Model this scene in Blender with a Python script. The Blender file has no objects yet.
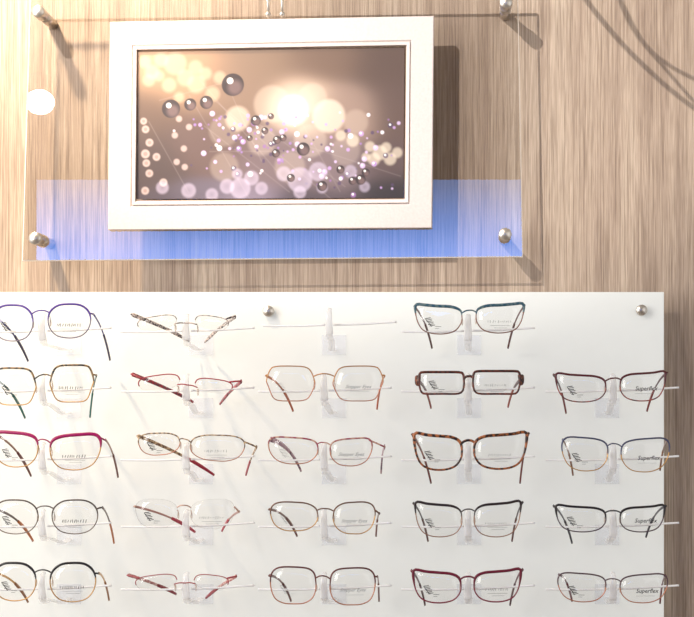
import bpy, math, random
import numpy as np
from mathutils import Vector
random.seed(4)
scn=bpy.context.scene
scn.view_settings.view_transform='Standard'
COL=scn.collection
# ---------------------------------------------------------------- camera calibration
F=1500.0; PX,PY=470.0,400.0; CY=-2.07; CZ=1.5
def W(px,py,y):
    d=y-CY
    return Vector(((px-PX)/F*d, y, CZ-(py-PY)/F*d))
cam=bpy.data.cameras.new("camera"); cam.sensor_width=36; cam.lens=F/694*36
cam.shift_x=(347-PX)/694; cam.shift_y=(PY-308.5)/694
co=bpy.data.objects.new("camera",cam); co.location=(0,CY,CZ); co.rotation_euler=(math.pi/2,0,0)
COL.objects.link(co); scn.camera=co
# ---------------------------------------------------------------- materials
def lin(c):
    r=[]
    for v in c:
        v=v/255.0
        r.append(v/12.92 if v<=0.04045 else ((v+0.055)/1.055)**2.4)
    return (r[0],r[1],r[2],1)
def newmat(n):
    m=bpy.data.materials.new(n); m.use_nodes=True
    nt=m.node_tree; return m,nt,nt.nodes["Principled BSDF"],nt.nodes["Material Output"]
def plain(n,c,rough=0.5,metal=0.0,coat=0.0,bump=0,glow=0):
    m,nt,b,o=newmat(n); b.inputs["Base Color"].default_value=lin(c)
    b.inputs["Roughness"].default_value=rough; b.inputs["Metallic"].default_value=metal
    b.inputs["Coat Weight"].default_value=coat
    tc=nt.nodes.new("ShaderNodeTexCoord"); no=nt.nodes.new("ShaderNodeTexNoise"); no.inputs["Scale"].default_value=60
    nt.links.new(tc.outputs["Object"],no.inputs["Vector"])
    mx=nt.nodes.new("ShaderNodeMix"); mx.data_type='RGBA'; mx.inputs[6].default_value=lin(c)
    k=0.985 if glow else 0.9
    c2=tuple(max(0,min(255,v*k)) for v in c); mx.inputs[7].default_value=lin(c2)
    nt.links.new(no.outputs["Fac"],mx.inputs[0]); nt.links.new(mx.outputs[2],b.inputs["Base Color"])
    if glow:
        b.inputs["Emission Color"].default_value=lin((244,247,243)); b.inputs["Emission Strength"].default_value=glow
    if bump:
        bp=nt.nodes.new("ShaderNodeBump"); bp.inputs["Strength"].default_value=bump; bp.inputs["Distance"].default_value=0.001
        no.inputs["Scale"].default_value=300
        nt.links.new(no.outputs["Fac"],bp.inputs["Height"]); nt.links.new(bp.outputs[0],b.inputs["Normal"])
    return m
def pattern(n,c1,c2,scale=180,rough=0.3,metal=0):
    m,nt,b,o=newmat(n)
    tc=nt.nodes.new("ShaderNodeTexCoord"); no=nt.nodes.new("ShaderNodeTexNoise")
    no.inputs["Scale"].default_value=scale; no.inputs["Detail"].default_value=2
    nt.links.new(tc.outputs["Object"],no.inputs["Vector"])
    cr=nt.nodes.new("ShaderNodeValToRGB"); cr.color_ramp.elements[0].position=0.45; cr.color_ramp.elements[1].position=0.55
    cr.color_ramp.elements[0].color=lin(c1); cr.color_ramp.elements[1].color=lin(c2)
    nt.links.new(no.outputs["Fac"],cr.inputs[0]); nt.links.new(cr.outputs[0],b.inputs["Base Color"])
    b.inputs["Roughness"].default_value=rough; b.inputs["Metallic"].default_value=metal
    return m
def clear(n,tint,refl,rough=0.02,diff=0.0,diffcol=(255,255,255)):
    m,nt,b,o=newmat(n); nt.nodes.remove(b)
    tr=nt.nodes.new("ShaderNodeBsdfTransparent"); tr.inputs[0].default_value=lin(tint)
    gl=nt.nodes.new("ShaderNodeBsdfGlossy"); gl.inputs["Roughness"].default_value=rough
    mx=nt.nodes.new("ShaderNodeMixShader"); mx.inputs[0].default_value=refl
    nt.links.new(tr.outputs[0],mx.inputs[1]); nt.links.new(gl.outputs[0],mx.inputs[2])
    out=mx
    if diff>0:
        df=nt.nodes.new("ShaderNodeBsdfDiffuse"); df.inputs[0].default_value=lin(diffcol)
        m2=nt.nodes.new("ShaderNodeMixShader"); m2.inputs[0].default_value=diff
        nt.links.new(mx.outputs[0],m2.inputs[1]); nt.links.new(df.outputs[0],m2.inputs[2]); out=m2
    nt.links.new(out.outputs[0],o.inputs[0]); return m
def emis(n,c,s,c2=None,s2=None):
    m,nt,b,o=newmat(n); b.inputs["Base Color"].default_value=lin(c)
    b.inputs["Emission Color"].default_value=lin(c); b.inputs["Emission Strength"].default_value=s
    if c2:
        tc=nt.nodes.new("ShaderNodeTexCoord"); sx=nt.nodes.new("ShaderNodeSeparateXYZ"); nt.links.new(tc.outputs["Generated"],sx.inputs[0])
        cr=nt.nodes.new("ShaderNodeValToRGB"); e=cr.color_ramp.elements
        e[0].position=0.3; e[1].position=0.95
        e[0].color=lin(c); k=s2/s; q=lin(c2); e[1].color=(q[0]*k,q[1]*k,q[2]*k,1)
        nt.links.new(sx.outputs[2],cr.inputs[0]); nt.links.new(cr.outputs[0],b.inputs["Emission Color"])
    return m
def wood(n):
    m,nt,b,o=newmat(n)
    tc=nt.nodes.new("ShaderNodeTexCoord")
    def noise(sx,sz,detail,dist=0.0,rg=0.6):
        mp=nt.nodes.new("ShaderNodeMapping"); mp.inputs["Scale"].default_value=(sx,1,sz)
        nt.links.new(tc.outputs["Object"],mp.inputs[0])
        no=nt.nodes.new("ShaderNodeTexNoise"); no.inputs["Scale"].default_value=1; no.inputs["Detail"].default_value=detail
        no.inputs["Distortion"].default_value=dist; no.inputs["Roughness"].default_value=rg
        nt.links.new(mp.outputs[0],no.inputs["Vector"]); return no
    a=noise(26,1.0,9,0.5,0.7); f=noise(480,6,4); g=noise(1150,20,2)
    cr=nt.nodes.new("ShaderNodeValToRGB"); e=cr.color_ramp.elements
    e[0].position=0.32; e[0].color=lin((160,139,123)); e[1].position=0.68; e[1].color=lin((207,189,170))
    x=e.new(0.5); x.color=lin((187,167,149))
    nt.links.new(a.outputs["Fac"],cr.inputs[0])
    def dark(src,p0,p1,c):
        r2=nt.nodes.new("ShaderNodeValToRGB"); e=r2.color_ramp.elements
        e[0].position=p0; e[0].color=c; e[1].position=p1; e[1].color=(1,1,1,1)
        nt.links.new(src.outputs["Fac"],r2.inputs[0]); return r2
    r2=dark(f,0.38,0.53,(0.50,0.46,0.43,1)); r3=dark(g,0.40,0.58,(0.64,0.61,0.58,1))
    m1=nt.nodes.new("ShaderNodeMix"); m1.data_type='RGBA'; m1.blend_type='MULTIPLY'; m1.inputs[0].default_value=0.7
    nt.links.new(cr.outputs[0],m1.inputs[6]); nt.links.new(r2.outputs[0],m1.inputs[7])
    m2=nt.nodes.new("ShaderNodeMix"); m2.data_type='RGBA'; m2.blend_type='MULTIPLY'; m2.inputs[0].default_value=0.75
    nt.links.new(m1.outputs[2],m2.inputs[6]); nt.links.new(r3.outputs[0],m2.inputs[7])
    nt.links.new(m2.outputs[2],b.inputs["Base Color"]); b.inputs["Roughness"].default_value=0.6
    bp=nt.nodes.new("ShaderNodeBump"); bp.inputs["Strength"].default_value=0.15; bp.inputs["Distance"].default_value=0.001
    nt.links.new(f.outputs["Fac"],bp.inputs["Height"]); nt.links.new(bp.outputs[0],b.inputs["Normal"])
    return m
M_wood=wood("wood_laminate")
M_panel=plain("white_acrylic_glow",(206,207,203),0.4,glow=0.29)  # slight emission added to brighten the panel and wash out shadows on it
M_sheet=clear("clear_sheet",(254,254,254),0.24,0.0)
M_back=clear("clear_sheet_back",(254,254,254),0.0)
M_edge=clear("clear_sheet_edge",(190,180,165),0.05,0.2,0.96,(255,246,232))
M_acr=clear("clear_acrylic",(255,255,255),0.06,0.10,0.25,(255,255,255))
M_arm=clear("clear_arm",(255,255,255),0.03,0.2,0.92,(255,255,255))
M_nose=clear("clear_nose_rest",(255,255,255),0.07,0.12,0.5,(255,255,255))
M_plate=clear("clear_plate",(254,254,255),0.03,0.15,0.12,(240,243,252))
M_lens=clear("demo_lens",(253,253,253),0.03,0.02)
M_lensedge=clear("demo_lens_edge",(190,185,180),0.2,0.1,0.3,(150,140,135))
M_metal=plain("brushed_steel",(215,208,198),0.3,0.85)
M_frame=plain("cream_frame",(220,208,204),0.55,bump=0.25)
M_line=plain("dark_inner_line",(150,122,104),0.6)
M_ink=plain("black_ink",(25,25,28),0.5)
M_inkgrey=plain("grey_ink",(120,122,126),0.5)
M_pad=clear("silicone_pad",(245,240,235),0.15,0.1,0.35,(245,235,225))
M_ceil=plain("ceiling_paint",(225,220,212),0.8)
M_floor=plain("floor_vinyl",(150,135,120),0.6)
M_bwall=plain("rear_wall_paint",(150,125,100),0.8)
M_black=plain("black_metal",(30,30,32),0.5)
# ---------------------------------------------------------------- mesh helpers
class MB:
    def __init__(s): s.v=[]; s.f=[]; s.m=[]
    def tube(s,pts,rad,up,closed=False,seg=8,mi=0):
        n=len(pts); base=len(s.v)
        for i,p in enumerate(pts):
            if closed: t=pts[(i+1)%n]-pts[i-1]
            else: t=pts[min(i+1,n-1)]-pts[max(i-1,0)]
            t.normalize()
            A=up-t*up.dot(t); A.normalize(); B=t.cross(A)
            a,b=rad[i] if isinstance(rad,list) else rad
            for k in range(seg):
                ph=2*math.pi*(k+0.5)/seg
                s.v.append(p+A*a*math.cos(ph)+B*b*math.sin(ph))
        rng=n if closed else n-1
        for i in range(rng):
            j=(i+1)%n; mm=mi(i) if callable(mi) else mi
            for k in range(seg):
                k2=(k+1)%seg
                s.f.append((base+i*seg+k,base+i*seg+k2,base+j*seg+k2,base+j*seg+k)); s.m.append(mm)
        if not closed:
            m0=mi(0) if callable(mi) else mi; m1=mi(n-2) if callable(mi) else mi
            s.f.append(tuple(base+k for k in range(seg))[::-1]); s.m.append(m0)
            s.f.append(tuple(base+(n-1)*seg+k for k in range(seg))); s.m.append(m1)
    def box(s,c,h,mi=0):
        b=len(s.v)
        for z in(-1,1):
            for y in(-1,1):
                for x in(-1,1): s.v.append(Vector((c[0]+x*h[0],c[1]+y*h[1],c[2]+z*h[2])))
        for f in((0,2,3,1),(4,5,7,6),(0,1,5,4),(2,6,7,3),(0,4,6,2),(1,3,7,5)):
            s.f.append(tuple(b+i for i in f)); s.m.append(mi)
    def ell(s,c,r,mi=0,nu=10,nv=6):
        b=len(s.v)
        for j in range(1,nv):
            th=math.pi*j/nv
            for i in range(nu):
                ph=2*math.pi*i/nu
                s.v.append(Vector((c[0]+r[0]*math.sin(th)*math.cos(ph),c[1]+r[1]*math.sin(th)*math.sin(ph),c[2]+r[2]*math.cos(th))))
        s.v.append(Vector((c[0],c[1],c[2]+r[2]))); s.v.append(Vector((c[0],c[1],c[2]-r[2])))
        T=len(s.v)-2; Bo=T+1
        for j in range(nv-2):
            for i in range(nu):
                i2=(i+1)%nu
                s.f.append((b+j*nu+i,b+(j+1)*nu+i,b+(j+1)*nu+i2,b+j*nu+i2)); s.m.append(mi)
        for i in range(nu):
            i2=(i+1)%nu
            s.f.append((T,b+i,b+i2)); s.m.append(mi)
            s.f.append((Bo,b+(nv-2)*nu+i2,b+(nv-2)*nu+i)); s.m.append(mi)
    def make(s,name,mats,origin=Vector((0,0,0)),parent=None,smooth=True,bevel=0):
        me=bpy.data.meshes.new(name)
        me.from_pydata([tuple(v-origin) for v in s.v],[],s.f)
        for m in mats: me.materials.append(m)
        me.polygons.foreach_set("material_index",s.m)
        if smooth: me.polygons.foreach_set("use_smooth",[True]*len(s.f))
        me.update()
        ob=bpy.data.objects.new(name,me); COL.objects.link(ob)
        if parent is not None: ob.parent=parent
        else: ob.location=origin
        if bevel:
            bv=ob.modifiers.new("bevel","BEVEL"); bv.width=bevel; bv.segments=2; bv.limit_method='ANGLE'
        return ob
def empty(name,loc,label,cat,group=None):
    e=bpy.data.objects.new(name,None); e.empty_display_size=0.02; e.location=loc; COL.objects.link(e)
    e["label"]=label; e["category"]=cat
    if group: e["group"]=group
    return e
def top(o,label,cat,group=None):
    o["label"]=label; o["category"]=cat
    if group: o["group"]=group
UY=Vector((0,1,0)); UZ=Vector((0,0,1)); UX=Vector((1,0,0))
# ---------------------------------------------------------------- room
def slab(name,c,h,mat):
    b=MB(); b.box((0,0,0),h); o=b.make(name,[mat],smooth=False); o.location=c; o["kind"]="structure"; return o
slab("wall_front",(0,0.05,1.6),(2.6,0.05,1.6),M_wood)
slab("ceiling",(0,-2.05,3.25),(2.6,2.15,0.05),M_ceil)
slab("floor",(0,-2.05,-0.05),(2.6,2.15,0.05),M_floor)
wx0,wx1,wz0,wz1=-1.755,0.42,1.95,2.392
yb=-4.15
slab("wall_back",(0,yb,wz0/2),(2.6,0.05,wz0/2),M_bwall)
slab("wall_back.001",(0,yb,(3.2+wz1)/2),(2.6,0.05,(3.2-wz1)/2),M_bwall)
slab("wall_back.002",((-2.6+wx0)/2,yb,(wz0+wz1)/2),((wx0+2.6)/2,0.05,(wz1-wz0)/2),M_bwall)
slab("wall_back.003",((2.6+wx1)/2,yb,(wz0+wz1)/2),((2.6-wx1)/2,0.05,(wz1-wz0)/2),M_bwall)
slab("window_1",((wx0+wx1)/2,yb,(wz0+wz1)/2),((wx1-wx0)/2,0.045,(wz1-wz0)/2),emis("blue_sky_pane",(92,155,255),3.6,(120,160,230),1.25))
# spotlight seen mirrored in the sheet
sp=W(40,102,3.80); lamp_p=Vector((sp.x,-3.9,sp.z))
e=empty("ceiling_spotlight",Vector((lamp_p.x,-3.9,3.2)),"beige metal spotlight hanging from the ceiling, switched on","spotlight")
o0=e.location.copy()
b=MB(); b.tube([Vector((lamp_p.x,-3.98,3.2)),Vector((lamp_p.x,-3.98,lamp_p.z+0.05))],(0.008,0.008),UX,seg=12); b.make("rod",[M_bwall],o0,e)
b=MB(); d=Vector((0.3,1,-0.95)).normalized()
b.tube([lamp_p-d*0.16,lamp_p-d*0.13,lamp_p-d*0.002],[(0.035,0.035),(0.057,0.057),(0.057,0.057)],UZ,seg=28); b.make("lamp_housing",[M_bwall],o0,e)
b=MB(); b.tube([lamp_p-d*0.001,lamp_p+d*0.004],(0.055,0.055),UZ,seg=32); b.make("lamp_lens",[emis("lamp_glow",(255,240,215),20)],o0,e)
# ---------------------------------------------------------------- white panel
yp0,yp1=-0.035,-0.041
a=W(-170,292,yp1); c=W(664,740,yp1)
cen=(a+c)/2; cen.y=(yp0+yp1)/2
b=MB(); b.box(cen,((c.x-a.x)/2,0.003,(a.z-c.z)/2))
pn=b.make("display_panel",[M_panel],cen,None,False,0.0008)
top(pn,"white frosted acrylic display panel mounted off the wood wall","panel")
# ---------------------------------------------------------------- glass sheet
yg0,yg1=-0.045,-0.051
q=[W(30,-8,yg1),W(518,-14,yg1),W(523,257,yg1),W(22,261,yg1)]
cg=sum(q,Vector())/4
md=[Vector((p.x,yg1+0.001,p.z)) for p in q]
sg=[(1,-1),(-1,-1),(-1,1),(1,1)]
fr_=[Vector((p.x+a_*0.0011,yg1,p.z+b_*0.0011)) for p,(a_,b_) in zip(q,sg)]
bk=[Vector((p.x,yg0,p.z)) for p in q]
b=MB(); b.v=fr_+md+bk
b.f=[(0,3,2,1),(8,9,10,11)]; b.m=[0,1]
for k in range(4):
    k2=(k+1)%4
    b.f.append((k,k2,4+k2,4+k)); b.m.append(2)
    b.f.append((4+k,4+k2,8+k2,8+k)); b.m.append(2)
gs=b.make("acrylic_sheet",[M_sheet,M_back,M_edge],cg,None,False)
top(gs,"clear acrylic sheet held on metal standoffs around a picture","acrylic sheet")
# ---------------------------------------------------------------- standoffs
def standoff(px,py,yb_,yf,label,r=0.0085,group="metal standoffs"):
    p=W(px,py,yf-0.01); base=Vector((p.x,0,p.z))
    e=empty("standoff",base,label,"standoff",group)
    b=MB(); b.tube([Vector((p.x,0,p.z)),Vector((p.x,yb_,p.z))],(r*0.85,r*0.85),UZ,seg=24); b.make("barrel",[M_metal],base,e)
    L_=0.020 if yf<-0.045 else 0.008
    b=MB(); b.tube([Vector((p.x,yf,p.z)),Vector((p.x,yf-L_,p.z)),Vector((p.x,yf-L_-0.0015,p.z))],[(r,r),(r,r),(r*0.88,r*0.88)],UZ,seg=28); b.make("cap",[M_metal],base,e)
for px,py in((40,13),(506,4),(37,239),(505,235)):
    standoff(px,py,yg0,yg1,"brushed steel standoff holding the clear sheet",0.0085)
for px,py in((268,311),(642,310)):
    standoff(px,py,yp0,yp1,"brushed steel standoff at the top of the white panel",0.0075)
# ---------------------------------------------------------------- framed picture
C=[(110,22),(434,16),(432,228),(108,230)]
yo_=yg1-0.0005
def fp(u,v,y):
    x=(C[0][0]*(1-u)+C[1][0]*u)*(1-v)+(C[3][0]*(1-u)+C[2][0]*u)*v
    z=(C[0][1]*(1-u)+C[1][1]*u)*(1-v)+(C[3][1]*(1-u)+C[2][1]*u)*v
    return W(x,z,y)
def rings(prof,name,mats,mis,origin,parent,fill=False,bev=0):
    b=MB()
    for (ins,y) in prof:
        iu=ins/324; iv=ins*1.05/209
        for (u,v) in((iu,iv),(1-iu,iv),(1-iu,1-iv),(iu,1-iv)): b.v.append(fp(u,v,yo_+y))
    for i in range(len(prof)-1):
        for k in range(4):
            k2=(k+1)%4
            b.f.append((i*4+k,(i+1)*4+k,(i+1)*4+k2,i*4+k2)); b.m.append(mis[i])
    return b.make(name,mats,origin,parent,False,bev)
pc=fp(.5,.5,yo_)
pe=empty("framed_picture",pc,"cream-framed photo print of bokeh droplets on the clear sheet","picture")
rings([(0,0),(0,-0.0085),(0.8,-0.0095),(22.0,-0.0095),(23.3,-0.0070),(23.3,0),(0,0)],"frame",[M_frame],[0,0,0,0,0,0],pc,pe)
rings([(23.4,0),(23.4,-0.0070),(24.2,-0.0105),(26.6,-0.0100),(27.4,-0.0070),(28,-0.0055),(28,0),(23.4,0)],"inner_frame",[plain("pale_lip",(232,222,216),0.45),M_line],[0,0,0,0,1,1,0],pc,pe)
# print: colour field on a fine grid
PW,PH=462,258
X,Y=np.meshgrid(np.linspace(138,402.5,PW),np.linspace(50,196,PH))
img=np.zeros((PH,PW,3))
def L3(c): return np.array(lin(c)[:3])
def g(cx,cy,sx,sy): return np.exp(-((X-cx)/sx)**2-((Y-cy)/sy)**2)
pts=[((138,50),(184,148,116),40,36),((180,70),(164,128,100),45,30),((138,110),(92,70,58),40,30),((142,170),(68,52,50),40,45),
((215,140),(92,70,66),40,28),((235,90),(126,102,86),36,34),((262,60),(126,102,84),36,22),((320,58),(106,82,68),42,22),((385,60),(80,60,52),36,30),
((300,105),(190,164,144),28,24),((345,115),(144,120,108),34,26),((395,110),(86,66,60),26,34),((270,160),(108,90,94),38,28),((330,165),(114,96,100),38,28),
((390,160),(82,64,64),30,20),((390,195),(36,28,34),40,22),((310,197),(58,48,58),40,14),((200,194),(94,84,98),46,14),((160,196),(62,52,64),34,10),((250,195),(122,110,128),30,14)]
wsum=np.zeros((PH,PW))+1e-6
for (cx,cy),c,sx,sy in pts:
    w=g(cx,cy,sx*0.8,sy*0.8); img+=w[...,None]*L3(c); wsum+=w
img/=wsum[...,None]
for (x0,y0,x1,y1) in((200,80,300,196),(215,100,330,196),(232,95,262,160),(160,100,235,80),(205,125,290,190),(290,140,400,175),(300,120,340,190),(150,120,190,190),(210,150,330,150),(240,110,345,185),(190,95,250,196)):
    dx,dy=x1-x0,y1-y0; l=math.hypot(dx,dy); t=((X-x0)*dx+(Y-y0)*dy)/l/l; dd=abs((X-x0)*dy-(Y-y0)*dx)/l
    mk=np.exp(-(dd/0.6)**2)*((t>0)&(t<1))*0.10; img=img*(1-mk[...,None])+mk[...,None]*L3((195,180,180))
def disc(cx,cy,r,c,al,soft=1.0,ring=0.0):
    global img
    d=np.hypot(X-cx,Y-cy); m=np.clip((r-d)/soft+0.5,0,1); m=m*m*(3-2*m)*al
    if ring: m=m*(1-ring*np.clip(1-d/r,0,1))
    img=img*(1-m[...,None])+m[...,None]*L3(c)
rs=random.Random(11)
for x,y,r in((146,62,6),(153,72,7),(162,60,7),(176,64,11),(170,85,7),(186,78,8),(197,84,9),(213,94,7),(196,68,7),(150,80,6),(180,97,5),(220,78,6),(160,76,5),(206,74,6)): disc(x,y,r,(226,202,174),0.34,5)
for x,y,r,al in((293,110,15,.7),(328,116,16,.5),(272,104,18,.2),(238,118,12,.36),(312,98,14,.18),(355,122,12,.15),(262,140,14,.16),(310,140,16,.18),(345,150,14,.11),(290,165,15,.15),(225,165,14,.13),(225,130,15,.11)): disc(x,y,r,(242,222,204),al,5)
m_=g(293,109,20,18)*.35; img=img*(1-m_[...,None])+m_[...,None]*L3((255,240,224))
disc(293,109,10,(255,252,246),.95,9)
for x,y,r in((340,135,5),(352,140,6),(369,146,5),(379,152,7),(389,158,6),(373,158,6),(385,147,5),(396,152,5),(365,156,4)): disc(x,y,r,(226,210,190),.5,3.5)
for x,y in((147,128),(151,141),(147,152),(148,161),(151,171),(147,188),(145,120),(158,155),(165,180)):
    r=rs.uniform(3.0,4.3); disc(x,y,r,(206,184,178),.65,2); disc(x,y,r*.5,(130,98,94),.6,1.6)
for x,y in((185,147),(178,160),(186,165),(180,118),(190,126),(176,134)): disc(x,y,3.0,(204,180,176),.6,2)
for i in range(200):
    t=rs.random(); x=195+t*190+rs.gauss(0,14); y=122+t*42+rs.gauss(0,26)
    if 142<x<400 and 112<y<194:
        r=rs.choice((0.9,1.1,1.4,1.8,2.6)); c=rs.choice(((205,180,220),(245,238,246),(150,116,180),(186,150,206),(74,54,88),(140,100,156)))
        disc(x,y,r,c,.8,1.3)
        if r>2: disc(x-0.5,y-0.6,r*0.4,(255,255,255),.9,.8)
for x,y,r in((241,186,10),(228,184,7),(252,176,7),(213,192,6),(262,186,6),(238,172,5),(300,178,12),(318,170,9),(284,172,7),(300,190,6),(322,186,5),(350,170,6),(364,185,5),(190,188,7),(164,185,6)): disc(x,y,r,(210,196,220),.42,3.5,0.4)
for x,y,r in((233,85,11),(172,108,9),(207,102,6.5),(191,104,6),(303,148,6.5),(256,120,5),(271,116,3),(360,178,5),(365,171,4),(322,184,5),(277,139,4),(283,137,3.5),(276,152,4),(340,168,4),(352,179,4),(291,176,4),(265,130,3.5),(250,137,3)):
    disc(x,y,r,(40,26,32),.95,1.0); disc(x+r*.2,y+r*.25,r*.62,(116,92,92),.7,r*.6); disc(x-r*.25,y-r*.35,r*.28,(250,244,240),.95,1)
img=np.clip(img,0,1)
pr_c=[(137,49.5),(404.5,47.5),(403.5,198),(136,199)]
U=np.linspace(0,1,PW)[None,:]; V=np.linspace(0,1,PH)[:,None]
PXg=(pr_c[0][0]*(1-U)+pr_c[1][0]*U)*(1-V)+(pr_c[3][0]*(1-U)+pr_c[2][0]*U)*V
PYg=(pr_c[0][1]*(1-U)+pr_c[1][1]*U)*(1-V)+(pr_c[3][1]*(1-U)+pr_c[2][1]*U)*V
yy=yo_-0.0051; dd=yy-CY
vx=(PXg-PX)/F*dd-pc.x; vz=CZ-(PYg-PY)/F*dd-pc.z
vs=np.stack([vx.ravel(),np.full(vx.size,yy-pc.y),vz.ravel()],1)
idx=np.arange(PW*PH).reshape(PH,PW)
fs=np.stack([idx[:-1,:-1].ravel(),idx[1:,:-1].ravel(),idx[1:,1:].ravel(),idx[:-1,1:].ravel()],1)
me=bpy.data.meshes.new("print")
me.vertices.add(len(vs)); me.vertices.foreach_set("co",vs.ravel().astype(np.float32))
me.loops.add(fs.size); me.loops.foreach_set("vertex_index",fs.ravel().astype(np.int32))
me.polygons.add(len(fs)); me.polygons.foreach_set("loop_start",np.arange(0,fs.size,4,dtype=np.int32))
me.update(calc_edges=True); me.validate()
ca=me.color_attributes.new("art","FLOAT_COLOR","POINT")
rgba=np.ones((len(vs),4),dtype=np.float32); rgba[:,:3]=img.reshape(-1,3); ca.data.foreach_set("color",rgba.ravel())
m,nt,bs,o=newmat("photo_print"); at=nt.nodes.new("ShaderNodeAttribute"); at.attribute_name="art"
nt.links.new(at.outputs["Color"],bs.inputs["Base Color"]); bs.inputs["Roughness"].default_value=0.5
me.materials.append(m); pr=bpy.data.objects.new("print",me); COL.objects.link(pr); pr.parent=pe
pr["label"]="flat photo print of droplets and warm bokeh"
for hx in (268,282):
    b=MB(); p1=W(hx,-12,yo_-0.004); p2=W(hx,17,yo_-0.004)
    b.tube([p1,p2],(0.0018,0.0018),UY,seg=10)
    b.ell(W(hx,14,yo_-0.004),(0.004,0.003,0.004)); b.make("hanging_hook",[M_metal],pc,pe)
# ---------------------------------------------------------------- holders
XF=-0.165
def smooth(pts,n=5):
    out=[]
    P=[pts[0]]+pts+[pts[-1]]
    for i in range(1,len(P)-2):
        for k in range(n):
            t=k/n; a,b_,c_,d_=P[i-1],P[i],P[i+1],P[i+2]
            out.append(0.5*((2*b_)+(c_-a)*t+(2*a-5*b_+4*c_-d_)*t*t+(3*b_-a-3*c_+d_)*t*t*t))
    out.append(pts[-1].copy()); return out
def holder(cx,by,plx,ply,r):
    pl=W(plx,ply,-0.0415); base=Vector((pl.x,-0.041,pl.z))
    e=empty("eyewear_holder",base,"clear acrylic holder with nose rest fixed to the white panel","eyewear holder","clear acrylic eyewear holders")
    b=MB(); b.box((pl.x,-0.0423,pl.z),(0.0165,0.0011,0.0135)); b.make("mounting_plate",[M_plate],base,e,False,0.0005)
    n=W(cx,by,-0.15)
    st=smooth([Vector((pl.x,-0.0435,pl.z-0.006)),Vector((pl.x,-0.075,pl.z-0.007)),Vector((n.x,-0.115,n.z-0.034)),Vector((n.x,-0.139,n.z-0.034)),Vector((n.x,-0.147,n.z-0.026))],5)
    b=MB(); b.tube(st,(0.0018,0.005),UZ,seg=8); b.make("stem",[M_acr],base,e)
    ns=[Vector((n.x,-0.1475,n.z-0.028)),Vector((n.x,-0.151,n.z-0.018)),Vector((n.x,-0.1525,n.z-0.006)),Vector((n.x,-0.149,n.z+0.002)),Vector((n.x,-0.142,n.z+0.004))]
    b=MB(); b.tube(smooth(ns,5),[(0.002,0.0055-0.0024*(i/20)) for i in range(21)],UY,seg=12); b.make("nose_rest",[M_nose],base,e)
    for s in(-1,1):
        P0=Vector((n.x+s*0.005,-0.143,n.z-0.016))
        ps=[P0,P0+Vector((s*0.03,0.002,-0.0003+s*0.0010)),P0+Vector((s*0.06,0.004,0.0006+s*0.002)),P0+Vector((s*0.081,0.004,0.0014+s*0.0025))]
        b=MB(); b.tube(smooth(ps,5),(0.0014,0.0014),UZ,seg=8); b.make("arm",[M_arm],base,e)
# ---------------------------------------------------------------- eyeglasses
def text_mesh(txt,size,bold=0.012,shear=0.25):
    cu=bpy.data.curves.new("t","FONT"); cu.body=txt; cu.size=size; cu.align_x='CENTER'; cu.align_y='CENTER'; cu.resolution_u=2; cu.offset=size*bold; cu.shear=shear
    ob=bpy.data.objects.new("t",cu); COL.objects.link(ob)
    dg=bpy.context.evaluated_depsgraph_get(); dg.update()
    me=bpy.data.meshes.new_from_object(ob.evaluated_get(dg)); bpy.data.objects.remove(ob)
    return me
TXT={'sf':text_mesh("Superflex",0.0075),'st':text_mesh("Stepper Eyes",0.0062,0.0,0.45)}
TXT['sf'].materials.clear(); TXT['sf'].materials.append(M_ink)
TXT['st'].materials.clear(); TXT['st'].materials.append(M_inkgrey)
SH={
'cat':[(-.97,.12),(-.88,.54),(-.55,.77),(.0,.84),(.5,.90),(.85,1.0),(1.0,.92),(.99,.40),(.90,-.22),(.68,-.74),(.28,-.98),(-.25,-1.0),(-.70,-.80),(-.94,-.35)],
'catwide':[(-.97,.2),(-.88,.6),(-.5,.82),(.05,.87),(.6,.95),(.9,1.0),(1.0,.82),(.97,.25),(.86,-.32),(.64,-.77),(.25,-.98),(-.25,-1.0),(-.68,-.80),(-.93,-.3)],
'rect':[(-1,.35),(-.96,.8),(-.8,.98),(0,1),(.82,.99),(.97,.84),(1,.3),(.97,-.4),(.88,-.86),(.7,-1),(0,-1),(-.7,-.99),(-.92,-.78),(-.99,-.3)],
'square':[(-.96,.22),(-.88,.68),(-.6,.93),(0,1),(.6,.97),(.9,.74),(1,.3),(.95,-.3),(.76,-.76),(.4,-.97),(0,-1),(-.45,-.96),(-.8,-.7),(-.95,-.25)],
'soft':[(-.97,.12),(-.86,.6),(-.5,.9),(0,.98),(.55,.98),(.88,.78),(1,.34),(.93,-.24),(.74,-.7),(.38,-.97),(0,-1),(-.45,-.93),(-.8,-.62),(-.95,-.22)],
'round':[(-.98,.1),(-.86,.58),(-.5,.92),(0,1),(.52,.94),(.87,.62),(1,.12),(.9,-.44),(.62,-.84),(.22,-1),(-.2,-1),(-.62,-.84),(-.9,-.42)],
'oval':[(-1,0),(-.86,.55),(-.45,.92),(.1,1),(.6,.86),(.92,.5),(1,0),(.88,-.5),(.5,-.9),(0,-1),(-.5,-.88),(-.88,-.5)],
'brow':[(-.96,.2),(-.84,.66),(-.45,.88),(.2,.97),(.7,.99),(.94,.8),(1.0,.36),(.91,-.2),(.68,-.7),(.3,-.96),(-.15,-1.0),(-.58,-.86),(-.88,-.4)],
'hex':[(-.97,.1),(-.80,.72),(-.55,.95),(0,1),(.6,.98),(.84,.82),(1,.2),(.93,-.15),(.72,-.82),(.45,-.98),(0,-1),(-.45,-.98),(-.72,-.80),(-.94,-.2)],
}
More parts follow.
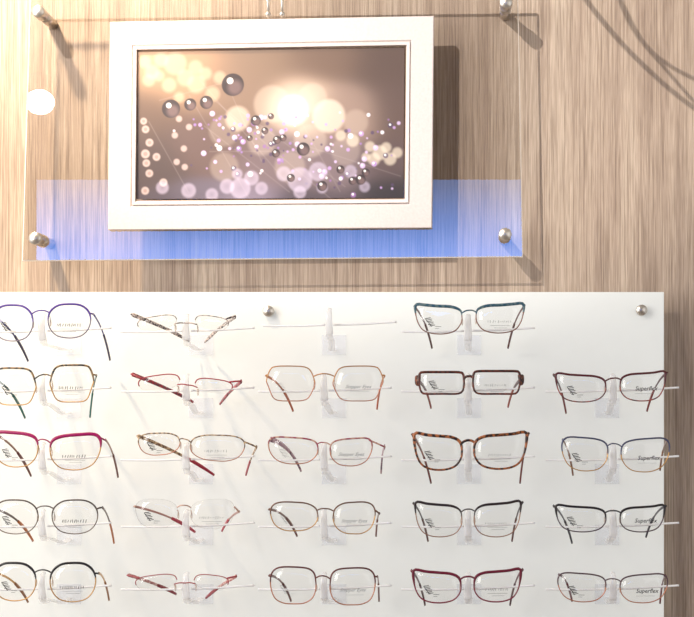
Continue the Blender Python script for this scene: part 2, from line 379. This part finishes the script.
def outline(shape,s,bbox,N=56):
    c=SH[shape]; n=len(c); raw=[]
    K_=8
    for i in range(n):
        a,b_,c_,d_=[Vector((c[(i+k)%n][0],c[(i+k)%n][1],0)) for k in(-1,0,1,2)]
        for k in range(K_):
            t=k/K_
            raw.append(0.5*((2*b_)+(c_-a)*t+(2*a-5*b_+4*c_-d_)*t*t+(3*b_-a-3*c_+d_)*t*t*t))
    raw=raw[::-1]
    L=[0]
    for i in range(len(raw)): L.append(L[-1]+(raw[(i+1)%len(raw)]-raw[i]).length)
    pts=[]; j=0
    for i in range(N):
        tt=L[-1]*i/N
        while L[j+1]<tt: j+=1
        f=(tt-L[j])/(L[j+1]-L[j]); p=raw[j].lerp(raw[(j+1)%len(raw)],f); pts.append((p.x,p.y))
    us=[p[0] for p in pts]; vs=[p[1] for p in pts]
    out=[]; x0,y0,x1,y1=bbox
    for u,v in pts:
        uu=(u-min(us))/(max(us)-min(us)); vv=(v-min(vs))/(max(vs)-min(vs))
        px=x0+(x1-x0)*uu if s>0 else x1-(x1-x0)*uu
        out.append((px,y1-(y1-y0)*vv,uu*2-1,vv*2-1))
    return out
MATC={}
def mc(key):
    if key not in MATC:
        MATC[key]=(pattern("acetate_%d"%len(MATC),*key[1:]) if key[0]=='p' else plain("enamel_%d"%len(MATC),key[1],0.3,key[2]))
    return MATC[key]
def glasses(LB,RB,shape,topc,lowc,tc,tipc,tipL,tipR,label,th=1.0,ttop=1.5,rim='full',hh=0.28,ttw=2.0,logo=1,txt=None,hL=None,hR=None,ep=None,lift=0.02,split=0.05,tilt=0):
    ccx=(LB[2]+RB[0])/2; cen=W(ccx,(LB[1]+LB[3])/2,XF)
    def yo(p): return XF+0.9*(p.x-cen.x)**2
    def Q(px,py,dy=0):
        p=W(px,py,XF); p.y=yo(p)+dy; return p
    base=Q(ccx,LB[1]+(LB[3]-LB[1])*hh)
    e=empty("eyeglasses",base,label,"eyeglasses","eyeglasses on the display panel")
    mt,ml=mc(topc),mc(lowc); R=0.00075*th
    fr=MB(); outs=[]
    for s,bb in((-1,LB),(1,RB)):
        ol=outline(shape,s,bb)
        if tilt:
            ca_,sa_=math.cos(tilt*s),math.sin(tilt*s); mx_,my_=(bb[0]+bb[2])/2,(bb[1]+bb[3])/2
            ol=[(mx_+(a-mx_)*ca_+(b_-my_)*sa_,my_-(a-mx_)*sa_+(b_-my_)*ca_,u,v) for a,b_,u,v in ol]
        outs.append(ol)
        P=[Q(a,b_) for a,b_,_,_ in ol]
        if rim=='full':
            rad=[(0.0012*max(1,th*0.8),R*(1+(ttop-1)*max(0,min(1,(v+0.05-split)*1.8)))) for _,_,_,v in ol]
            fr.tube(P,rad,UY,True,8,lambda i,ol=ol:(0 if ol[i][3]>split else 1))
        elif rim=='half':
            n=len(ol); st=[i for i in range(n) if ol[i][3]>-0.05 and ol[i-1][3]<=-0.05][0]
            sel=[]; i=st
            while ol[i%n][3]>-0.05: sel.append(i%n); i+=1
            fr.tube([P[i] for i in sel],(0.0010,R*ttop),UY,False,8,0)
        lb=MB(); n=len(P)
        cpt=Q((bb[0]+bb[2])/2,(bb[1]+bb[3])/2); cpt.y-=0.0006
        k=0.985 if rim=='full' else 1.0
        for dy in(-0.0007,0.0007):
            for f_ in(k,0.55):
                for p in P:
                    qv=cpt+(p-cpt)*f_; qv.y=yo(qv)+dy-(0.0006*(1-f_)); lb.v.append(qv)
            qv=cpt.copy(); qv.y=yo(qv)+dy-0.0006; lb.v.append(qv)
        S=2*n+1
        for L_ in(0,1):
            o_=L_*S
            for i in range(n):
                j=(i+1)%n
                lb.f.append((o_+i,o_+j,o_+n+j,o_+n+i)); lb.m.append(0)
                lb.f.append((o_+n+i,o_+n+j,o_+2*n)); lb.m.append(0)
        for i in range(n):
            j=(i+1)%n; lb.f.append((i,S+i,S+j,j)); lb.m.append(1)
        lo=lb.make("lens",[M_lens,M_lensedge],base,e)
        w=bb[2]-bb[0]; h=bb[3]-bb[1]
        if h>18:
            pm=MB()
            def stroke(x0,y0,x1,y1,wd,mi=0):
                a_=Q(x0,y0,-0.0018); b2=Q(x1,y1,-0.0018); pm.tube([a_,b2],(0.00008,wd),UY,False,4,mi)
            cx_,cy_=(bb[0]+bb[2])/2,(bb[1]+bb[3])/2+h*0.12
            if s<0 and logo:
                lx=bb[0]+w*0.30; wd=0.0007 if logo==1 else 0.00025
                for k_ in range(3):
                    yy_=cy_-4+k_*3.0; stroke(lx-4+k_*1.5,yy_,lx+1.5+k_*1.5,yy_-0.8,wd); stroke(lx-2.5+k_*1.5,yy_+1.4,lx+3+k_*1.5,yy_+0.4,wd*.8)
                stroke(lx-3.5,cy_-3.5,lx+2.6,cy_+4,wd*.8); stroke(lx+6,cy_+4,lx+12,cy_+4,wd*.5); stroke(lx+6,cy_+6,lx+10,cy_+6,wd*.4)
                pm.make("lens_print",[M_ink if logo==1 else M_inkgrey],base,lo)
            elif s>0 and txt in('sf','st'):
                tm=bpy.data.objects.new("lens_print",TXT[txt]); COL.objects.link(tm); tm.parent=lo
                pt=Q(cx_+(3 if txt=='sf' else 0),cy_-1,-0.0024); tm.location=pt-base; tm.rotation_euler=(math.pi/2,0,0.07 if txt=='sf' else 0.03)
                stroke(cx_-8,cy_+4,cx_+11,cy_+4,0.0002); pm.make("lens_print",[M_inkgrey],base,lo)
            elif s>0:
                bold=bb[0]<110
                rr=random.Random(int(bb[0]*7+bb[1]))
                x=cx_-12
                while x<cx_+11:
                    hgt=rr.choice((2.4,2.8,3.2)) if bold else rr.choice((1.3,1.9,2.6)); stroke(x,cy_+hgt/2,x+rr.choice((0,.8)),cy_-hgt/2,0.00055 if bold else 0.0003,0); x+=rr.choice((1.8,2.2,2.6))
                stroke(cx_-10,cy_+4,cx_+10,cy_+4,0.0002)
                stroke(cx_-6,cy_+6.3,cx_+7,cy_+6.3,0.0002)
                pm.make("lens_print",[M_ink if logo==1 else M_inkgrey],base,lo)
    h=LB[3]-LB[1]; yb_=LB[1]+h*hh; yr=RB[1]+(RB[3]-RB[1])*hh
    def inner(ol,s,target):
        c_=[(abs(b_-target),a,b_) for a,b_,u,v in ol if u<0]; c_.sort(); return c_[0][1],c_[0][2]
    ia=inner(outs[0],-1,yb_); ib=inner(outs[1],1,yr)
    mid=Q((ia[0]+ib[0])/2,(ia[1]+ib[1])/2-h*0.08,-0.0014)
    A_,B_=Q(*ia),Q(*ib)
    fr.tube(smooth([A_,A_.lerp(mid,0.5)+Vector((0,0,0.0010)),mid,B_.lerp(mid,0.5)+Vector((0,0,0.0010)),B_],4),(0.0011,max(0.0008,R*1.25)),UY,False,8,0)
    for s,ii in((-1,ia),(1,ib)):
        p=Q(ii[0]-s*0.5,ii[1]+h*0.28,0.006)
        if th<1.8: fr.tube(smooth([Q(ii[0],ii[1]+h*0.1),Q(ii[0]-s*0.5,ii[1]+h*0.12,0.004),p],4),(0.0004,0.0004),UX,False,6,1)
        pd=MB(); pd.ell(p,(0.0014,0.0022,0.0048)); pd.make("nose_pad",[M_pad],base,e)
    for s,ol,hp,tip in((-1,outs[0],hL,tipL),(1,outs[1],hR,tipR)):
        bb=LB if s<0 else RB
        tgt=bb[1]+(bb[3]-bb[1])*(0.25 if shape not in('cat','brow','catwide') else 0.08)
        if ep: tgt=(bb[1]+bb[3])/2-(bb[3]-bb[1])*0.12
        c_=[(abs(b_-tgt)+ (0 if u>0.3 else 99),a,b_) for a,b_,u,v in ol]; c_.sort(); ox,oy=c_[0][1],c_[0][2]
        if shape in('cat','brow','catwide') and not ep:
            c_=[(-(u+v),a,b_) for a,b_,u,v in ol]; c_.sort(); ox,oy=c_[0][1],c_[0][2]+1
        if hp is None: hp=(ox+s*2.5,oy+(0.5 if shape!='cat' else -0.5))
        E0=Q(ox,oy); E1=Q(hp[0],hp[1],0.003); E2=E1+Vector((0,0.005,-0.0002))
        if ep:
            fr.tube([E0-Vector((s*0.001,0,0)),E0.lerp(E1,0.5),E1,E1+Vector((s*0.0012,0.002,0))],[(ep,0.0016),(ep*0.98,0.0017),(ep*0.85,0.0016),(ep*0.7,0.001)],UZ,False,10,2)
        else:
            fr.tube(smooth([E0,E0.lerp(E1,0.6)+Vector((0,-0.001,0.0003)),E1,E2],4),(0.0012,max(0.0011,R*1.2)),Vector((0,0.6,0.1)),False,8,0)
        T=W(tip[0],tip[1],-0.058)
        H=E2.copy()
        c1=H.lerp(T,0.62)+Vector((0,0,lift))
        path=[]
        for k_ in range(25):
            t=k_/24; path.append((1-t)**2*H+2*t*(1-t)*c1+t*t*T)
        cut=13
        tb=MB(); tb.tube(path[:cut+1],[(0.00095*ttw*(1-0.25*k_/cut),0.0009) for k_ in range(cut+1)],UZ,False,8,0)
        to=tb.make("temple",[mc(tc)],base,e)
        tb=MB(); tb.tube(path[cut:],[(0.0017+0.0009*math.sin(math.pi*min(1,(k_+1)/12)**0.8),0.0013) for k_ in range(25-cut)],UZ,False,8,0)
        tb.make("temple_tip",[mc(tipc)],base,to)
    fr.make("front_frame",[mt,ml,mc(('p',(46,22,18),(134,74,48),300))],base,e)
    return e
def K(c,m=0.0): return ('k',c,m)
def PT(c1,c2,s=180): return ('p',c1,c2,s)
gold=K((206,156,92),.7); brn=K((92,52,38)); gun=K((86,80,82),.5); rose=K((200,130,100),.6)
G=[
((-8,305,33,341),(48,304,90,338),'round',K((92,66,160)),K((120,110,130),.5),K((70,70,150)),K((60,52,90)),(28,361),(110,360),"round metal eyeglasses with purple-blue brow and blue temples",dict(th=1.0,ttop=1.9)),
((-8,368,36,405),(50,365,93,402),'hex',PT((40,42,44),(150,120,80)),gold,K((40,90,90)),K((20,110,100)),(25,418),(90,417),"squared gold and black eyeglasses with teal temple tips",dict(th=1.0,ttop=1.8)),
((-8,432,38,467),(50,434,100,470),'brow',K((166,14,92)),gold,K((150,110,90),.5),K((120,60,50)),(31,476),(118,477),"magenta browline eyeglasses with gold temples",dict(th=1.0,ttop=3.2,hR=(103,440),split=0.25)),
((-8,500,38,534),(52,500,97,534),'round',K((96,84,78),.6),K((120,105,95),.6),K((110,92,84),.5),K((206,120,60)),(33,541),(114,543),"round gunmetal eyeglasses with orange temple tips",dict(th=0.9,ttop=1.5,hR=(100,508))),
((-8,563,36,601),(50,563,95,602),'round',K((34,30,34)),gold,gold,K((170,110,60)),(28,602),(109,600),"gold eyeglasses with black brow line and gold temples",dict(th=1.0,ttop=2.2,split=.2)),
((137,316,177,330),(195,316,228,330),'soft',PT((60,50,56),(190,170,160)),gun,PT((70,62,70),(228,214,204),360),PT((70,60,66),(214,196,186),360),(189,341),(205,342),"semi-rimless eyeglasses with grey mottled temples",dict(th=0.6,rim='half',ttop=1.2,hL=(130,314),hR=(234,316),ttw=3.0,hh=.6,lift=.004,tilt=-.18)),
((138,375,180,391),(195,379,232,393),'soft',K((176,40,54)),rose,PT((180,34,54),(110,50,66),300),PT((170,34,52),(90,36,46),300),(193,402),(220,404),"semi-rimless eyeglasses with red patterned temples",dict(th=0.8,rim='half',ttop=1.3,hL=(130,374),hR=(240,381),ttw=3.0,hh=.6,lift=.004,tilt=-.16)),
((138,433,180,455),(190,435,244,461),'soft',PT((96,70,54),(200,170,130),300),rose,PT((120,84,60),(214,184,144),300),K((178,30,58)),(214,475),(246,475),"thin speckled eyeglasses with red temple tips",dict(th=0.8,ttop=1.5,hL=(136,436),hR=(255,447),lift=.008,ttw=2.6,tilt=-.06)),
((135,499,178,528),(190,499,234,529),'soft',K((206,168,150),.5),rose,K((200,150,140),.4),K((190,56,76)),(195,532),(222,531),"rimless eyeglasses with pink metal bridge and red tips",dict(th=0.9,rim='none',hR=(238,512),ttw=1.8,lift=.01)),
((135,575,177,590),(194,575,228,590),'soft',K((170,70,76)),rose,PT((178,90,90),(226,190,180),300),K((150,24,44)),(176,594),(206,598),"semi-rimless eyeglasses with dark red temple tips",dict(th=0.7,rim='half',ttop=1.2,hL=(126,576),hR=(235,577),ttw=2.6,hh=.6,lift=.004,tilt=-.15)),
((266,366,315,401),(333,366,383,401),'hex',K((206,150,100),.6),rose,K((200,120,80),.5),K((196,96,50)),(293,411),(377,409),"thin copper squared eyeglasses with amber temple tips",dict(th=0.9,ttop=1.2,logo=2,txt='st')),
((268,437,318,464),(330,438,372,466),'brow',PT((150,60,80),(200,160,140)),rose,PT((150,110,130),(190,150,160),260),PT((90,60,80),(180,140,150),260),(301,471),(381,473),"metal eyeglasses with burgundy front and mauve temples",dict(th=0.9,ttop=1.7,hR=(384,447),ttw=4,logo=2,txt='st')),
((270,502,318,531),(333,502,375,534),'soft',K((122,88,70),.5),gold,K((120,76,60)),K((120,60,40)),(297,536),(376,536),"thin brown metal rectangular eyeglasses",dict(th=0.95,ttop=1.4,logo=2,hR=(379,514),txt='st')),
((270,567,316,604),(330,568,375,605),'square',K((110,60,58),.4),rose,K((120,60,56)),K((110,50,44)),(291,601),(379,601),"thin brown metal squared eyeglasses",dict(th=1.0,ttop=1.5,logo=2,txt='st')),
((415,304,462,334),(476,303,524,333),'catwide',PT((40,84,104),(96,120,124),260),K((140,92,76),.4),K((110,60,56)),K((96,50,44)),(432,348),(508,348),"cat-eye eyeglasses with teal brow and brown temples",dict(th=1.0,ttop=2.8,split=.3)),
((419,372,464,394),(473,371,520,394),'rect',PT((44,20,18),(104,50,36),330),PT((56,26,22),(116,58,42),330),K((80,30,28)),K((150,60,40)),(431,408),(508,407),"slim dark brown rectangular acetate eyeglasses with wide patterned end pieces",dict(th=1.8,ttop=1.3,ttw=3.2,hL=(416,380),hR=(523,379),ep=0.0075)),
((414,433,462,470),(474,432,527,469),'cat',PT((36,16,14),(170,100,54),220),PT((40,20,16),(160,92,50),220),PT((110,40,36),(150,80,50)),K((120,44,36)),(431,483),(520,483),"tortoiseshell acetate cat-eye eyeglasses",dict(th=1.9,ttop=1.5,ttw=2.8)),
((415,502,462,537),(474,501,521,537),'cat',K((44,32,34)),K((160,116,90),.5),K((50,36,36)),K((96,48,36)),(428,541),(512,541),"thin cat-eye eyeglasses with black brow",dict(th=0.9,ttop=2.6,split=.3)),
((413,570,461,603),(474,569,521,602),'cat',K((112,22,48)),K((130,40,60)),K((90,20,40)),K((80,30,36)),(425,605),(510,605),"burgundy cat-eye eyeglasses with dark temple tips",dict(th=1.3,ttop=2.0,ttw=2.4)),
((556,373,606,402),(620,371,666,401),'cat',K((90,30,36)),PT((80,30,36),(150,70,60)),K((80,24,30)),K((130,40,36)),(566,413),(647,411),"dark red cat-eye eyeglasses",dict(th=1.1,ttop=1.8,txt='sf')),
((562,437,608,471),(621,438,670,472),'brow',K((76,80,110),.3),gold,K((150,110,90),.4),K((150,100,70)),(573,475),(660,470),"thin gold eyeglasses with blue-grey brow",dict(th=0.9,ttop=1.7,txt='sf')),
((556,505,606,532),(620,505,665,532),'cat',K((34,28,32)),K((80,60,70),.3),K((50,40,50)),K((40,36,50)),(572,543),(646,537),"thin black cat-eye eyeglasses",dict(th=1.05,ttop=2.0,txt='sf')),
((558,573,606,602),(620,574,668,603),'brow',K((100,78,84),.4),rose,K((110,60,66)),K((120,50,60)),(572,601),(660,603),"thin grey-rose metal eyeglasses",dict(th=0.9,ttop=1.5,txt='sf')),
]
for g_ in G: glasses(*g_[:10],**g_[10])
cols=[(42,69),(186,201),(324,334),(468,469),(613,607)]
rowy=[318,378,447,514,577]; ply=[345,408,474,535,594]
for ci,(cx,pl) in enumerate(cols):
    for ri in range(5):
        if ci==4 and ri==0: continue
        yb_=rowy[ri]; 
        if ci==2 and ri==0: cx_,yb2=329,312
        else: cx_,yb2=cx,yb_
        holder(cx_,yb2,pl,ply[ri],ri)
# ---------------------------------------------------------------- unseen cables, added to cast diagonal shadow lines on the wall
Lk=Vector((-1.2,-2.1,3.12))
def cable(shpts,t,r,label):
    ps=[]
    for px,py in shpts:
        w=W(px,py,0); ps.append(w+(Lk-w)*t)
    c0=sum(ps,Vector())/len(ps)
    b=MB(); b.tube(smooth(ps,8),(r,r),UY,seg=8); o=b.make("shadow_cable",[M_black],c0)
    top(o,label,"cable","dark cables added for their shadows")
cable([(540,-70),(590,5),(640,62),(700,112),(760,140)],0.115,0.0032,"dark drooping cable added out of view for its wall shadow")
cable([(590,-70),(618,-5),(650,50),(705,84),(770,104)],0.12,0.0026,"dark drooping cable added out of view for its wall shadow")
cable([(600,-60),(628,20),(668,72),(720,130)],0.118,0.0022,"thin dark drooping cable added out of view for its wall shadow")
# ---------------------------------------------------------------- lights
def aim(o,t): 
    d=Vector(t)-o.location; o.rotation_euler=d.to_track_quat('-Z','Y').to_euler()
def spot(loc,tgt,e,col,size,ang,blend):
    l=bpy.data.lights.new("spot","SPOT"); l.energy=e; l.color=col; l.shadow_soft_size=size; l.spot_size=math.radians(ang); l.spot_blend=blend
    o=bpy.data.objects.new("spot_light",l); o.location=loc; COL.objects.link(o); aim(o,tgt)
def area(loc,tgt,e,col,sx,sy):
    l=bpy.data.lights.new("area","AREA"); l.shape='RECTANGLE'; l.size=sx; l.size_y=sy; l.energy=e; l.color=col
    o=bpy.data.objects.new("area_light",l); o.location=loc; COL.objects.link(o); aim(o,tgt)
spot(Lk,(-0.2,0,2.29),310,(1,0.92,0.83),0.014,30,0.5)
spot(Vector((-0.98,-0.8,3.0)),(-0.72,0,2.12),250,(1,0.79,0.54),0.05,46,1.0)
area(Vector((-2.2,-1.9,2.2)),(0,0,1.3),62,(1,0.97,0.93),1.3,2.0)
area(Vector((1.6,-2.6,2.0)),(0.1,0,1.3),10,(0.96,0.98,1),1.6,2.0)
w=bpy.data.worlds.new("world"); scn.world=w; w.use_nodes=True
w.node_tree.nodes["Background"].inputs[0].default_value=(1,0.985,0.97,1); w.node_tree.nodes["Background"].inputs[1].default_value=0.75
